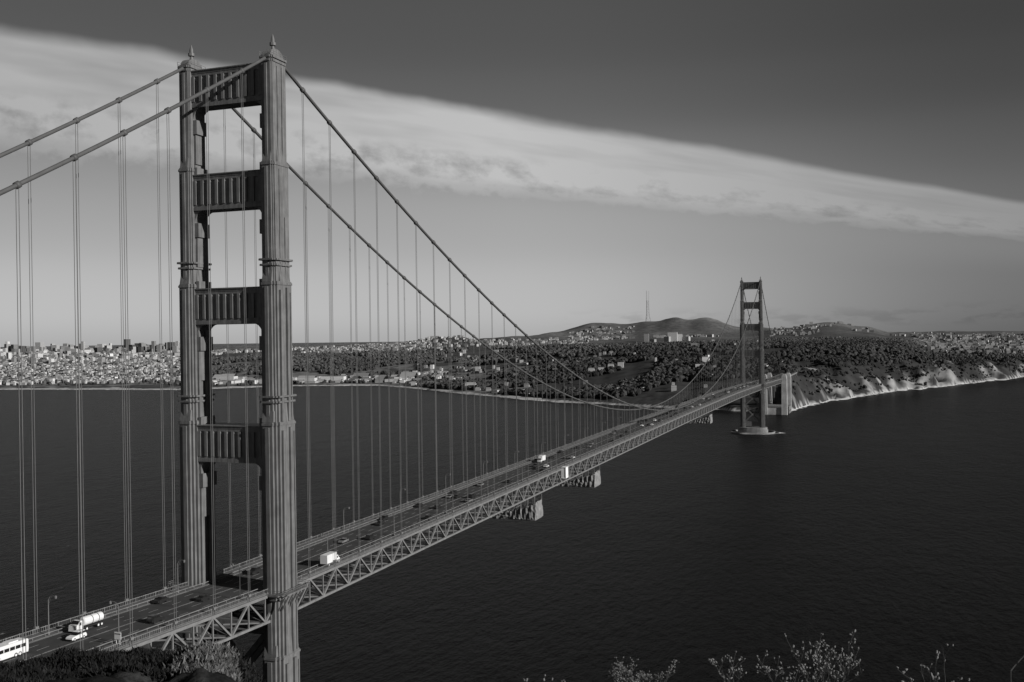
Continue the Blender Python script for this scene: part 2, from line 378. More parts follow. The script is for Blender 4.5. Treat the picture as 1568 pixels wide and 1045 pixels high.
# ------------------------------------------------------------------ vehicles (built along +Y)
def wheels(b,ys,hw,r):
    for y in ys:
        for s in(1,-1):
            b.tube([(s*(hw-.26),y,r),(s*hw,y,r)],r,12,2)
            b.tube([(s*hw,y,r),(s*(hw+.02),y,r)],r*.55,8,0)
def loft(b,prof,hw,mi=0,tap=0):
    n=len(prof)
    hwf=[hw-tap*max(0,(z-.95)) for y,z in prof]
    b.add([(-h,y,z) for (y,z),h in zip(prof,hwf)]+[(h,y,z) for (y,z),h in zip(prof,hwf)],
      [tuple(range(n)),tuple(range(n,2*n))[::-1]]+[(i,i+n,(i+1)%n+n,(i+1)%n) for i in range(n)],mi)
def car(paint,suv=0):
    b=MB();h=.25*suv
    loft(b,[(-2.25,.35),(-2.3,.62),(-2.2,.95),(-1.9,1.0+h),(.95,.98+h*.5),(1.8,.86+h*.5),(2.2,.72+h*.5),(2.28,.5),(2.2,.3)],.9)
    if suv: loft(b,[(-2.1,.97),(-1.95,1.72),(.2,1.76),(1.0,1.0)],.86,1,.16);loft(b,[(-1.98,1.70),(-1.9,1.82),(.1,1.84),(.28,1.72)],.74)
    else: loft(b,[(-1.85,.97),(-1.2,1.4),(.1,1.44),(1.0,.98)],.84,1,.25);loft(b,[(-1.25,1.38),(-1.1,1.49),(0,1.5),(.18,1.4)],.68)
    for y in(-.75,): b.box(-.80,.80,y-.06,y+.06,.95,1.42+.33*suv)
    b.box(-.95,.95,-2.33,-2.26,.4,.55,2);b.box(-.95,.95,2.2,2.32,.35,.5,2)
    wheels(b,(-1.4,1.4),.93,.34)
    return b.mesh('car',[paint,M_glass,M_tyre])
def boxtruck(paint=M_white):
    b=MB()
    b.box(-1.2,1.2,-4.2,1.6,.95,3.6);b.box(-1.23,1.23,-4.22,-4.1,.95,3.6);b.box(-1.0,1.0,-4.2,3.0,.6,.93,2)
    loft(b,[(1.75,.6),(1.75,2.5),(2.6,2.5),(3.15,1.6),(3.7,1.45),(3.75,.5)],1.05);b.box(-1.08,1.08,2.0,2.6,1.6,2.2,1)
    loft(b,[(2.66,2.42),(3.2,1.62),(3.24,1.62),(2.7,2.45)],.95,1)
    wheels(b,(-2.9,2.9),1.15,.48);return b.mesh('box_truck',[paint,M_glass,M_tyre])
def bus():
    b=MB()
    loft(b,[(-5.9,.4),(-6,1.2),(-5.9,3.1),(-5.6,3.25),(5.6,3.25),(5.9,3.0),(6.05,1.3),(6,.4)],1.27)
    for k in range(7): b.box(-1.29,1.29,-5.3+k*1.5,-4.0+k*1.5,1.75,2.5,1)
    b.box(-1.15,1.15,5.9,6.1,1.4,2.8,1);b.box(-.9,.9,-3.5,-1,3.25,3.5);b.box(-.9,.9,1.5,3.5,3.25,3.45)
    wheels(b,(-3.7,-2.6,3.9),1.27,.5);return b.mesh('coach_bus',[M_white,M_glass,M_tyre])
def semi():
    b=MB()
    b.tube([(0,-4.6,2.1),(0,-4.4,2.1),(0,1.5,2.1),(0,1.7,2.1)],[.8,1.05,1.05,.8],14);b.box(-1.1,1.1,-4.5,2.5,.75,1.0,2)
    for y in(-3,-1): b.tube([(0,y,2.1),(0,y+.15,2.1)],1.1,14,2)
    loft(b,[(2.4,.6),(2.4,2.7),(3.4,2.8),(4.0,2.0),(4.6,1.8),(4.7,.5)],1.1);b.box(-1.13,1.13,3.0,3.6,1.7,2.4,1);loft(b,[(3.45,2.7),(4.0,2.05),(4.05,2.08),(3.5,2.78)],1.0,1)
    wheels(b,(-3.6,-2.5,1.2,4.0),1.15,.5);return b.mesh('tanker_truck',[M_white,M_glass,M_tyre])
V={'car_w':car(M_white),'car_g':car(M_grey),'car_d':car(M_dark),'suv_w':car(M_white,1),'suv_d':car(M_dark,1),'suv_g':car(M_grey,1),'truck':boxtruck(),'bus':bus(),'semi':semi()}
NM={'truck':'box_truck','bus':'coach_bus','semi':'tanker_truck'}
def put(kind,x,y,north=None,dz=0):
    o=bpy.data.objects.new(NM.get(kind,'car'),V[kind]);col.objects.link(o)
    north=(x<0) if north is None else north
    sl=(zd(y+3)-zd(y-3))/6
    o.location=(x,y,zd(y)+.012+dz);o.rotation_euler=((-1 if north else 1)*math.atan(sl),0,math.pi if north else 0)
for a in [('semi',-6.0,-52),('suv_w',-1.6,-60),('bus',-4.6,-78),('car_d',-7.6,-24),('suv_d',4.8,-41),('truck',11.7,31,False,.2),('truck',-4.7,289),
          ('car_d',1.6,-18),('car_d',7.6,8),('suv_d',-4.6,14),('car_g',-1.5,62),('suv_d',4.7,70),('car_d',-4.5,95),('suv_d',-7.6,104),('car_d',7.7,112)]: put(*a)
lanes=[-7.7,-4.65,-1.6,1.6,4.65,7.7];ly={l:rnd.uniform(120,190) for l in lanes}
for l in lanes:
    y=ly[l]
    while y<1600:
        if not(l==-4.65 and abs(y-289)<16): put(rnd.choice(['car_w','car_g','car_d','car_d','car_d','suv_d','suv_d','suv_g','car_g','suv_w' if y>500 else 'car_d']),l,y)
        y+=rnd.uniform(35,150)
b=MB();z=zd(-61)
b.box(10.2,12.0,-61.05,-60.95,z+1.4,z+3.0);b.beam((10.6,-60.9,z+.2),(10.6,-60.9,z+3),.1);b.beam((11.6,-60.9,z+.2),(11.6,-60.9,z+3),.1);b.box(10.3,11.9,-61.07,-61.05,z+2.5,z+2.7,1)
b.obj('traffic_sign',[M_white,M_dark])
# ------------------------------------------------------------------ noise
def vnoise(x,y,seed=0):
    xi=np.floor(x).astype(np.int64);yi=np.floor(y).astype(np.int64);fx=x-xi;fy=y-yi
    fx=fx*fx*(3-2*fx);fy=fy*fy*(3-2*fy)
    def h(a,c):
        n=(a*374761393+c*668265263+seed*1442695041)&0xffffffff;n=((n^(n>>13))*1274126177)&0xffffffff;n=n^(n>>16);return (n&0xffff)/65535.
    return (h(xi,yi)*(1-fx)+h(xi+1,yi)*fx)*(1-fy)+(h(xi,yi+1)*(1-fx)+h(xi+1,yi+1)*fx)*fy
def fbm(x,y,o=4,seed=0,ridge=False):
    s=0;a=1;t=0
    for i in range(o):
        n=vnoise(x*2**i,y*2**i,seed+i*7)
        if ridge:n=1-abs(2*n-1)
        s=s+a*n;t+=a;a*=.5
    return s/t
# ------------------------------------------------------------------ far land
PR={-600:[(3400,0),(3500,4),(3900,10),(4700,60),(5600,50),(7000,40),(9500,60)],
0:[(3216,0),(3300,4),(3800,12),(4600,70),(5400,85),(7000,40),(9500,60)],
275:[(3040,0),(3150,4),(3700,12),(4600,75),(5500,95),(7000,60),(9500,80)],
450:[(3190,0),(3260,4),(3500,8),(4000,68),(4700,80),(5500,95),(9500,90)],
580:[(3150,0),(3220,4),(3450,8),(3800,40),(4300,75),(5700,108),(9500,100)],
690:[(2680,0),(2760,4),(3150,10),(3600,45),(4300,78),(5300,148),(6000,120),(9500,100)],
800:[(2340,0),(2440,5),(2850,16),(3400,62),(4200,92),(5500,110),(7500,155),(9500,120)],
850:[(2240,0),(2340,5),(2750,25),(3400,75),(4200,98),(5500,115),(7500,178),(9500,120)],
915:[(2150,0),(2230,8),(2650,35),(3300,88),(4500,105),(6500,125),(7500,245),(9500,120)],
960:[(2080,0),(2150,10),(2600,45),(3300,94),(4500,108),(6500,130),(7500,232),(9500,120)],
1000:[(2030,0),(2110,12),(2500,50),(3200,98),(4500,108),(6500,140),(7500,250),(9500,120)],
1035:[(2000,0),(2080,14),(2500,55),(3200,100),(4500,108),(6500,140),(7500,282),(9500,120)],
1055:[(1990,0),(2080,14),(2500,55),(3200,102),(4500,108),(6500,140),(7500,268),(9500,120)],
1080:[(1960,0),(2050,16),(2450,60),(3200,102),(4500,108),(6500,140),(7500,280),(9500,120)],
1140:[(1900,0),(1990,20),(2400,62),(3200,104),(4500,108),(6500,135),(7500,200),(9500,120)],
1205:[(1885,0),(1950,26),(2200,60),(2700,88),(3200,106),(4500,110),(6500,180),(7500,170),(9500,120)],
1270:[(2180,0),(2260,36),(2450,66),(3200,108),(4500,110),(6500,218),(7500,140),(9500,120)],
1325:[(2320,0),(2400,34),(2600,70),(3300,108),(4500,110),(6500,185),(7500,120),(9500,120)],
1370:[(2470,0),(2550,36),(2750,66),(3300,98),(4500,108),(6500,140),(9500,120)],
1450:[(2670,0),(2750,32),(2950,48),(3500,60),(4500,92),(5600,118),(6500,136),(9500,120)],
1568:[(3120,0),(3190,24),(3350,36),(3700,56),(4500,88),(5600,116),(6500,136),(9500,120)],
1750:[(3500,0),(3570,20),(3700,35),(4000,60),(4700,90),(5600,118),(6500,135),(9500,120)],
2300:[(4300,0),(4370,20),(4500,35),(4800,60),(5200,90),(5600,118),(6500,135),(9500,120)]}
ku=np.array(sorted(PR),float);shore=np.array([PR[int(u)][0][0] for u in ku],float)
pg=np.linspace(0,1,400)
PT=np.array([np.interp(pg*(9500-s)+s,[q[0] for q in PR[int(u)]],[q[1] for q in PR[int(u)]]) for u,s in zip(ku,shore)])
k=np.ones(9)/9
PT=np.array([np.convolve(np.pad(r,4,'edge'),k,'valid') for r in PT]);PT[:,0]=0
def shoref(u):
    base=np.interp(u,ku,shore)
    return base+ (fbm(u/22.,u*0,3,5)-.5)*np.where(u>1200,150,35)
def land(u,d):
    u=np.asarray(u,float);d=np.asarray(d,float)
    s=shoref(u);p=(d-s)/(9500-s);i=np.clip(np.searchsorted(ku,u)-1,0,len(ku)-2);t=np.clip((u-ku[i])/(ku[i+1]-ku[i]),0,1);t=t*t*(3-2*t)
    q=np.clip(p,0,1)*399;j=np.clip(q.astype(int),0,398);fq=q-j
    h=(PT[i,j]*(1-fq)+PT[i,j+1]*fq)*(1-t)+(PT[i+1,j]*(1-fq)+PT[i+1,j+1]*fq)*t
    x,y=loc(u,d)
    rug=(fbm(x/420,y/420,5,1)-.5)*(22+34*np.clip((d-6200)/900,0,1))*np.clip(h/90,0,1)
    cl=(fbm(x/100,y/100,5,3,True)-.55)*75*np.where(u>1190,1,.12)*np.clip((d-s)/60,0,1)*np.clip(1-(d-s)/700,0,1)
    h=np.maximum(h+rug+cl,np.where(d>s,1.2,-99))
    return np.where(d<s,-.12*(s-d)-.5,h),s
us=np.linspace(-600,2300,760);ds=np.concatenate([np.linspace(1750,4200,260),np.linspace(4225,9500,130)])
UU,DD=np.meshgrid(us,ds);H,S=land(UU,DD);X,Y=loc(UU,DD)
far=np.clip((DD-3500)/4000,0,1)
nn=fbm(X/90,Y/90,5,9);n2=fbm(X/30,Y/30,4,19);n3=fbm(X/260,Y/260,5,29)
tone=.045+far*(.06+.07*np.clip((n3-.45)*6,0,1))  # ground lightens with distance: aerial haze painted into the tone, plus random patches
cliff=(UU>1195)&(DD-S<520)&(H>0)
ctone=np.clip((nn+.6*(n2-.5)-(DD-S)/1300-.45)*6,0,1)
tone=np.where(cliff,.035+ctone*.20,tone)
tone=np.where((UU<850)&(H<60)&(DD>S),.06+.09*(nn>.5),tone)
tone=np.where((H<2.6)&(DD>S-5),.38,tone)
def grid_obj(name,X,Y,Z,tone,m):
    a,c=X.shape;v=np.stack([X,Y,Z],-1).reshape(-1,3)
    me=bpy.data.meshes.new(name);idx=np.arange(a*c).reshape(a,c)
    f=np.stack([idx[:-1,:-1],idx[:-1,1:],idx[1:,1:],idx[1:,:-1]],-1).reshape(-1,4)
    me.vertices.add(len(v));me.vertices.foreach_set('co',v.ravel());me.loops.add(f.size);me.loops.foreach_set('vertex_index',f.ravel())
    me.polygons.add(len(f));me.polygons.foreach_set('loop_start',np.arange(len(f))*4);me.polygons.foreach_set('loop_total',np.full(len(f),4))
    me.polygons.foreach_set('use_smooth',np.ones(len(f),bool))
    at=me.attributes.new('tone','FLOAT','POINT');at.data.foreach_set('value',tone.ravel().astype(np.float32))
    me.materials.append(m);me.update();me.validate();o=bpy.data.objects.new(name,me);col.objects.link(o);return o
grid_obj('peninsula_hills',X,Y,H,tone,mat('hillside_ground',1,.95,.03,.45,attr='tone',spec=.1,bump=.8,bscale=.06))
def mesh_np(name,v,f,tone,m,smooth=False):
    me=bpy.data.meshes.new(name);k=f.shape[1]
    me.vertices.add(len(v));me.vertices.foreach_set('co',v.ravel());me.loops.add(f.size);me.loops.foreach_set('vertex_index',f.ravel())
    me.polygons.add(len(f));me.polygons.foreach_set('loop_start',np.arange(len(f))*k);me.polygons.foreach_set('loop_total',np.full(len(f),k))
    me.polygons.foreach_set('use_smooth',np.full(len(f),smooth))
    at=me.attributes.new('tone','FLOAT','POINT');at.data.foreach_set('value',tone.astype(np.float32))
    me.materials.append(m);me.update();o=bpy.data.objects.new(name,me);col.objects.link(o);return o
# buildings
BR=[]
def region(u0,u1,d0,d1,n,w,h,tn,hmax=999,keep=None):
    u=rng.uniform(u0,u1,n);d=rng.uniform(d0,d1,n) if not callable(d0) else d0(u)+rng.uniform(0,1,n)*(d1-d0(u))
    z,s=land(u,d);x,y=loc(u,d)
    ok=(d>s+90)&(z>2.2)&(z<hmax)
    if keep is not None: ok&=fbm(x/keep,y/keep,3,33)>.5
    u,d,z,x,y=[q[ok] for q in(u,d,z,x,y)];n=len(u)
    sz=np.exp(rng.normal(0,.3,n))
    BR.append(np.stack([x,y,z,rng.uniform(*w,n)*sz,rng.uniform(*w,n)*sz,rng.uniform(*h,n)*np.exp(rng.normal(0,.22,n)),np.clip(rng.normal(tn,.15,n),.08,.75)],1))
region(-350,300,3420,5600,8500,(6,14),(6,12),.37)
region(-350,300,4300,5800,900,(12,22),(12,24),.36)
region(-200,70,5100,6000,170,(16,30),(26,60),.28);region(80,290,5100,6000,120,(16,30),(24,52),.28)
region(290,660,4500,6200,1700,(8,15),(7,13),.34,keep=300)
region(290,640,3250,3480,150,(14,36),(6,10),.5)
region(420,820,lambda u:shoref(u)+100,3500,100,(8,20),(5,8),.42)
region(560,900,4600,6400,700,(8,16),(7,12),.34,keep=350)
region(1395,1900,3700,5900,2400,(8,15),(7,11),.26)
region(1180,1400,5200,6600,500,(8,16),(7,12),.26,keep=300)
region(870,970,5800,7350,260,(10,18),(8,12),.28);region(1000,1100,5500,6700,90,(10,24),(8,14),.28,keep=300)
region(640,1200,lambda u:shoref(u)+150,4300,110,(6,14),(7,12),.4)
for (u,d,w1,w2,h,t) in[(1030,4700,44,26,44,.48),(1040,4720,28,26,34,.55),(1022,4690,26,22,26,.35),(1050,4710,40,18,22,.45),(990,5200,24,26,34,.25),(1080,2600,18,12,13,.7),(1083,2605,8,8,18,.7),
   (1000,4600,24,20,18,.3),(820,2420,34,12,7,.75),(845,2420,14,10,7,.6),(470,3300,60,24,11,.6),(510,3310,80,24,12,.7),(350,3400,50,30,12,.6),(720,2760,30,15,7,.6),
   (905,2750,16,9,9,.5),(920,2760,16,9,9,.5),(935,2770,16,9,9,.5),(950,2780,16,9,9,.5)]:
    z,_=land(u,d);x,y=loc(u,d);BR.append(np.array([[x,y,float(z)+(7 if d>2500 else 0),w1,w2,h,t]]))
B=np.concatenate(BR);n=len(B)
ang=np.where(rng.random(n)<.8,.15,-.3)+rng.normal(0,.02,n)
sx=np.array([-1,1,1,-1,-1,1,1,-1,-1,1]);sy=np.array([-1,-1,1,1,-1,-1,1,1,0,0]);top=np.array([0,0,0,0,1,1,1,1,2,2])
gable=np.where(B[:,5]<13,rng.choice([0,0,.28],n),0)
lx=B[:,3,None]/2*sx;ly_=B[:,4,None]/2*sy
vz=np.where(top==0,B[:,2,None]-8,np.where(top==1,B[:,2,None]+B[:,5,None],B[:,2,None]+B[:,5,None]+.02+gable[:,None]*B[:,4,None]))
vx=B[:,0,None]+lx*np.cos(ang)[:,None]-ly_*np.sin(ang)[:,None];vy=B[:,1,None]+lx*np.sin(ang)[:,None]+ly_*np.cos(ang)[:,None]
v=np.stack([vx,vy,vz],-1).reshape(-1,3)
fq=np.array([(0,1,5,4),(2,3,7,6),(4,5,9,8),(6,7,8,9)]);ft=np.array([(1,2,6,5),(3,0,4,7)])
fa=np.concatenate([fq,ft]);f=(fa[None]+np.arange(n)[:,None,None]*10).reshape(-1,4)
m,b,p,o=newmat('city_facades')
g=b.n('ShaderNodeNewGeometry');at=b.n('ShaderNodeAttribute',attribute_name='tone')
sp=b.n('ShaderNodeSeparateXYZ');b.nt.links.new(g.outputs['Position'],sp.inputs[0]);sn=b.n('ShaderNodeSeparateXYZ');b.nt.links.new(g.outputs['Normal'],sn.inputs[0])
fl=b.ss(b.m('PINGPONG',sp.outputs[2],1.7),.7,1.0);hx=b.ss(b.m('PINGPONG',b.m('ADD',sp.outputs[0],sp.outputs[1]),1.6),.6,.9)
win=b.m('MULTIPLY',fl,hx);wall=b.m('SUBTRACT',1.0,b.m('MULTIPLY',win,.75));rf=b.ss(b.m('ABSOLUTE',sn.outputs[2]),.3,.5)
k1=b.m('ADD',b.m('MULTIPLY',wall,b.m('SUBTRACT',1.0,rf)),b.m('MULTIPLY',rf,.5));vv=b.m('MULTIPLY',at.outputs['Fac'],k1)
b.nt.links.new(b.comb(vv,vv,vv),p.inputs['Base Color']);p.inputs['Roughness'].default_value=.8
mesh_np('distant_city_buildings',v,f,np.repeat(B[:,6],10),m)
# forest
def ico():
    t=(1+5**.5)/2;v=np.array([(-1,t,0),(1,t,0),(-1,-t,0),(1,-t,0),(0,-1,t),(0,1,t),(0,-1,-t),(0,1,-t),(t,0,-1),(t,0,1),(-t,0,-1),(-t,0,1)],float);v/=np.linalg.norm(v[0])
    f=np.array([(0,11,5),(0,5,1),(0,1,7),(0,7,10),(0,10,11),(1,5,9),(5,11,4),(11,10,2),(10,7,6),(7,1,8),(3,9,4),(3,4,2),(3,2,6),(3,6,8),(3,8,9),(4,9,5),(2,4,11),(6,2,10),(8,6,7),(9,8,1)]);return v,f
IV,IF=ico()
TR=[]
def trees(u0,u1,s0,d1,n,r,keep=0,thr=.42,hmin=3):
    u=rng.uniform(u0,u1,n);s=shoref(u);d=s+s0+rng.random(n)*(d1-s-s0);z,s=land(u,d);x,y=loc(u,d)
    ok=(z>hmin)&(d>s+s0)
    if keep: ok&=fbm(x/keep,y/keep,4,51)>thr
    n=ok.sum();TR.append(np.stack([x[ok],y[ok],z[ok],rng.uniform(*r,n),d[ok]],1))
trees(290,660,380,4600,7000,(4,9),240,.42);trees(640,1215,70,4600,24000,(4,9),220,.39)
trees(1205,1420,230,4600,10000,(4,8),200,.36);trees(1400,1750,330,3900,2500,(3,7),150,.5)
trees(1200,1750,30,3600,8000,(1.5,4),110,.42);trees(-350,300,150,5600,2200,(4,8),120,.5);trees(300,900,60,3500,900,(3,7),100,.5)
T=np.concatenate(TR);n=len(T)
j=rng.uniform(.65,1.3,(n,12))
v=IV[None]*j[:,:,None]*T[:,3,None,None]*np.array([1,1,1.1])+T[:,None,:3]+np.array([0,0,1.])*(T[:,3]*.6)[:,None,None]
f=(IF[None]+np.arange(n)[:,None,None]*12).reshape(-1,3)
gr=fbm(T[:,0]/160,T[:,1]/160,3,77)
mesh_np('distant_forest',v.reshape(-1,3),f,np.repeat(rng.uniform(.016,.05,n)*(.6+gr)*(1+1.3*np.clip((T[:,4]-2600)/2500,0,1)),12),mat('tree_foliage',1,.95,.25,.5,attr='tone',spec=.05))  # last factor brightens distant crowns, haze put into the foliage colour
# broadcast tower on the hill
b=MB();z0=float(land(992,7500)[0])-5;cx,cy=[float(q) for q in loc(992,7500)]
def tp(k,h):
    r=np.interp(h,[0,60,130,235],[24,13,10,12]);a=k*2*math.pi/3+.4;return (cx+r*math.cos(a),cy+r*math.sin(a),z0+h)
hh=[0,30,60,95,130,160]
for k in range(3):
    for a,c in zip(hh[:-1],hh[1:]):
        b.beam(tp(k,a),tp(k,c),1.6);b.beam(tp(k,a),tp((k+1)%3,c),.7);b.beam(tp(k,c),tp((k+1)%3,c),1.2)
    b.beam(tp(k,160),tp(k,235),1.1)
b.obj('broadcast_tower',[mat('mast_steel',.16,.7,.1,.1)])
# ------------------------------------------------------------------ surf along the shore
m,b,p,o=newmat('surf_foam')
g=b.n('ShaderNodeNewGeometry');uvn=b.n('ShaderNodeAttribute',attribute_name='tone')
nz=b.noise(g.outputs['Position'],.035,5,.65);a=b.ss(b.m('ADD',nz,b.m('MULTIPLY',uvn.outputs['Fac'],.35)),.60,.72)
tr=b.n('ShaderNodeBsdfTransparent');mx=b.n('ShaderNodeMixShader');b.nt.links.new(a,mx.inputs[0]);b.nt.links.new(tr.outputs[0],mx.inputs[1]);b.nt.links.new(p.outputs[0],mx.inputs[2]);b.nt.links.new(mx.outputs[0],o.inputs[0])
p.inputs['Base Color'].default_value=(.7,.7,.7,1);p.inputs['Roughness'].default_value=.9
M_foam=m
u=np.linspace(1190,2000,500);s=shoref(u);off=np.array([-75,-45,-18,8.]);UU=np.repeat(u[None],4,0);DD=s[None]+off[:,None];X,Y=loc(UU,DD)
grid_obj('shore_surf',X,Y,np.full(X.shape,.25)+np.array([0,.05,.1,1.6])[:,None],np.array([-.6,.05,.45,1.])[:,None]*np.ones(X.shape),M_foam)
u=np.linspace(-300,860,500);s=shoref(u);off=np.array([-30,-15,0,6.]);UU=np.repeat(u[None],4,0);DD=s[None]+off[:,None];X,Y=loc(UU,DD)
grid_obj('beach_surf',X,Y,np.full(X.shape,.25)+np.array([0,.05,.1,1.0])[:,None],np.array([-.6,0,.4,.8])[:,None]*np.ones(X.shape),M_foam)
an=np.linspace(0,2*math.pi,120);rr=np.array([1.0,1.12,1.28,1.5]);X=32*rr[:,None]*np.cos(an)[None]+6;Y=1280+25*rr[:,None]*np.sin(an)[None]
grid_obj('pier_surf',X,Y,np.full(X.shape,.3),np.array([.9,.5,.1,-.6])[:,None]*np.ones(X.shape),M_foam)
# ------------------------------------------------------------------ water
b0=MB();b0.add([(-40000,-3000,0),(40000,-3000,0),(40000,45000,0),(-40000,45000,0)],[(0,1,2,3)])
m,b,p,o=newmat('strait_water')
g=b.n('ShaderNodeNewGeometry');P=g.outputs['Position']
mp=b.n('ShaderNodeMapping');mp.inputs['Rotation'].default_value=(0,0,.5);mp.inputs['Scale'].default_value=(1,.45,1);b.nt.links.new(P,mp.inputs[0])
w1=b.noise(mp.outputs[0],.20,5,.70);w2=b.noise(mp.outputs[0],.035,2,.5)
hgt=b.m('ADD',b.m('MULTIPLY',w1,1.3),b.m('MULTIPLY',w2,1.2))
bn=b.n('ShaderNodeBump');bn.inputs['Strength'].default_value=1.0;bn.inputs['Distance'].default_value=3.4;b.nt.links.new(hgt,bn.inputs['Height']);b.nt.links.new(bn.outputs[0],p.inputs['Normal'])
big=b.noise(P,.0022,3,.5);cap=b.noise(mp.outputs[0],.16,3,.8)
cp=b.ss(b.m('ADD',cap,b.m('MULTIPLY',b.ss(big,.45,.65),.06)),.745,.78)
chop=b.lin(w1,.35,.65,.55,1.5)
basec=b.m('ADD',b.m('MULTIPLY',b.m('MULTIPLY',b.lin(big,.3,.7,.6,1.4),chop),.0055),b.m('MULTIPLY',cp,.22))
b.nt.links.new(b.comb(basec,basec,basec),p.inputs['Base Color'])
p.inputs['Roughness'].default_value=.28;p.inputs['IOR'].default_value=1.1;p.inputs['Specular IOR Level'].default_value=.24
b0.obj('strait_water',[m])
# ------------------------------------------------------------------ near headland
us=np.linspace(-1500,3000,420);ds=np.concatenate([np.linspace(.3,100,70),np.linspace(101,175,150),np.linspace(178,330,50)])
UU,DD=np.meshgrid(us,ds);X,Y=loc(UU,DD)
CR=([-1500,-200,0,60,120,200,250,275,290,305,320,350,380,410,600,3000],[990,1020,1018,1012,1006,1000,992,984,978,980,988,1004,1034,1080,1300,1300])
def headz(u,d,x,y):
    vc=np.interp(u,*CR);zc=147-(vc-(516.7-.0134*(u-784)))/FPX*140
    z=np.where(d<140,145.3+(zc-145.3)*d/140-4*np.sin(np.pi*np.clip(d/140,0,1)),zc-.8*(d-140));am=np.clip(d/60,0,1)
    return z+((fbm(x/9,y/9,5,61)-.5)*5+(fbm(x/1.6,y/1.6,3,71)-.5)*1.6)*am-.5*am
Z=np.maximum(headz(UU,DD,X,Y),-8)
nn=fbm(X/5,Y/5,4,81)
near=np.exp(-(((UU-305)/48)**2))*(np.abs(DD-140)<18)
tone=.014+.02*(nn>.55)+near*.16*np.clip((nn-.35)*3,0,1)
grid_obj('headland_slope',X,Y,Z,tone,mat('scrub_ground',1,.95,1.5,.5,attr='tone',spec=.05,bump=.6))
n=9000;u=rng.uniform(-60,430,n);d=rng.uniform(112,146,n);x,y=loc(u,d)
z=headz(u,d,x,y);K=8
ctr=np.stack([x,y,z],1)[:,None,:]+rng.normal(0,.35,(n,K,3))*np.array([1,1,.5]);ctr=ctr.reshape(-1,3)
dr=rng.normal(0,.3,(n*K,3));dr[:,2]=np.abs(dr[:,2])+.3;sd=rng.normal(0,.1,(n*K,3))
v=np.stack([ctr-sd,ctr+sd,ctr+dr],1).reshape(-1,3);f=np.arange(n*K*3).reshape(-1,3)
tn=np.repeat(np.where(np.abs(u-305)<48,rng.uniform(.04,.16,n),rng.uniform(.008,.026,n)),K*3)
mesh_np('coastal_scrub',v,f,tn,mat('scrub_leaf',1,.9,2,.3,attr='tone',spec=.05))
# ------------------------------------------------------------------ budding shrubs near the viewpoint
M_twig=mat('twig_bark',.05,.9,20,.3);M_bud=mat('bud_fuzz',.15,.9,60,.25)
def shrub(u,d,topv,width,seed,nst,bud=1.0,spread=.55,sc=1.0,dense=0):
    r=random.Random(seed);b=MB();x,y=[float(q) for q in loc(u,d)]
    ztop=147-(topv-(516.7-.0134*(u-784)))/FPX*d
    zg=float(headz(np.array(float(u)),np.array(float(d)),np.array(x),np.array(y)))-.05
    def budc(p,dirn):
        for _ in range(r.choice([1,1,2])):
            q=p+dirn*r.uniform(-.01,.004)+np.array([r.gauss(0,.003) for _ in range(3)]);s=r.uniform(.003,.0062)*bud
            b.tube([q-dirn*s*1.2,q-dirn*s*.5,q+dirn*s*.6,q+dirn*s*1.5],[s*.25,s,s*.8,s*.1],6,1)
    def grow(p,dirn,L,rad,lev):
        pts=[p];nseg=5;dd=dirn.copy();sg=.02 if lev==3 else .10
        for i in range(nseg):
            dd=dd+np.array([r.gauss(0,sg),r.gauss(0,sg),.06 if lev<3 else 0]);dd/=np.linalg.norm(dd);p=p+dd*L/nseg;pts.append(p)
        b.tube(pts,[max(.0009,rad*(1-.55*i/nseg)) for i in range(nseg+1)],5)
        if lev==0:
            budc(p,dd)
            for i in(3,4):
                if r.random()<.2+.3*dense:
                    sd=np.array([r.gauss(0,1),r.gauss(0,1),r.gauss(0.4,.4)]);sd/=np.linalg.norm(sd);e=pts[i]+sd*.018;b.tube([pts[i],e],.001,4);budc(e,sd)
            return
        Lc={3:.26,2:.16,1:.09}[lev]*sc
        for i in range(r.choice([3,4,4]) if dense else r.choice([2,2,3])):
            k=r.choice([3,4,5,5]) if lev<3 else r.choice([4,5,5]);sd=dd+np.array([r.gauss(0,spread),r.gauss(0,spread),r.gauss(.05,.22)]);sd/=np.linalg.norm(sd)
            grow(pts[k],sd,Lc*r.uniform(.6,1.15),rad*.55,lev-1)
    for i in range(nst):
        ox=((i+.5)/nst-.5+r.uniform(-.1,.1))*width;p=np.array([x+Rh[0]*ox*.4,y+Rh[1]*ox*.4,zg])
        tip=np.array([x+Rh[0]*ox,y+Rh[1]*ox,ztop-.36*sc])+np.array([r.gauss(0,.03),r.gauss(0,.03),-r.uniform(0,.10)-.2*abs(ox)])
        dirn=tip-p;Ls=np.linalg.norm(dirn);grow(p,dirn/Ls,Ls,.006,3)
    b.obj('budding_shrub',[M_twig,M_bud])
shrub(1215,4.8,985,.44,1,6,sc=.8,dense=1);shrub(1425,4.4,985,.34,2,4,1.15,sc=.8);shrub(1552,3.8,890,.16,3,3,1.3,.4);shrub(950,5.6,1018,.26,4,8,.7,sc=.5,dense=1)
shrub(752,4.6,1034,.12,5,2,.8,sc=.6)
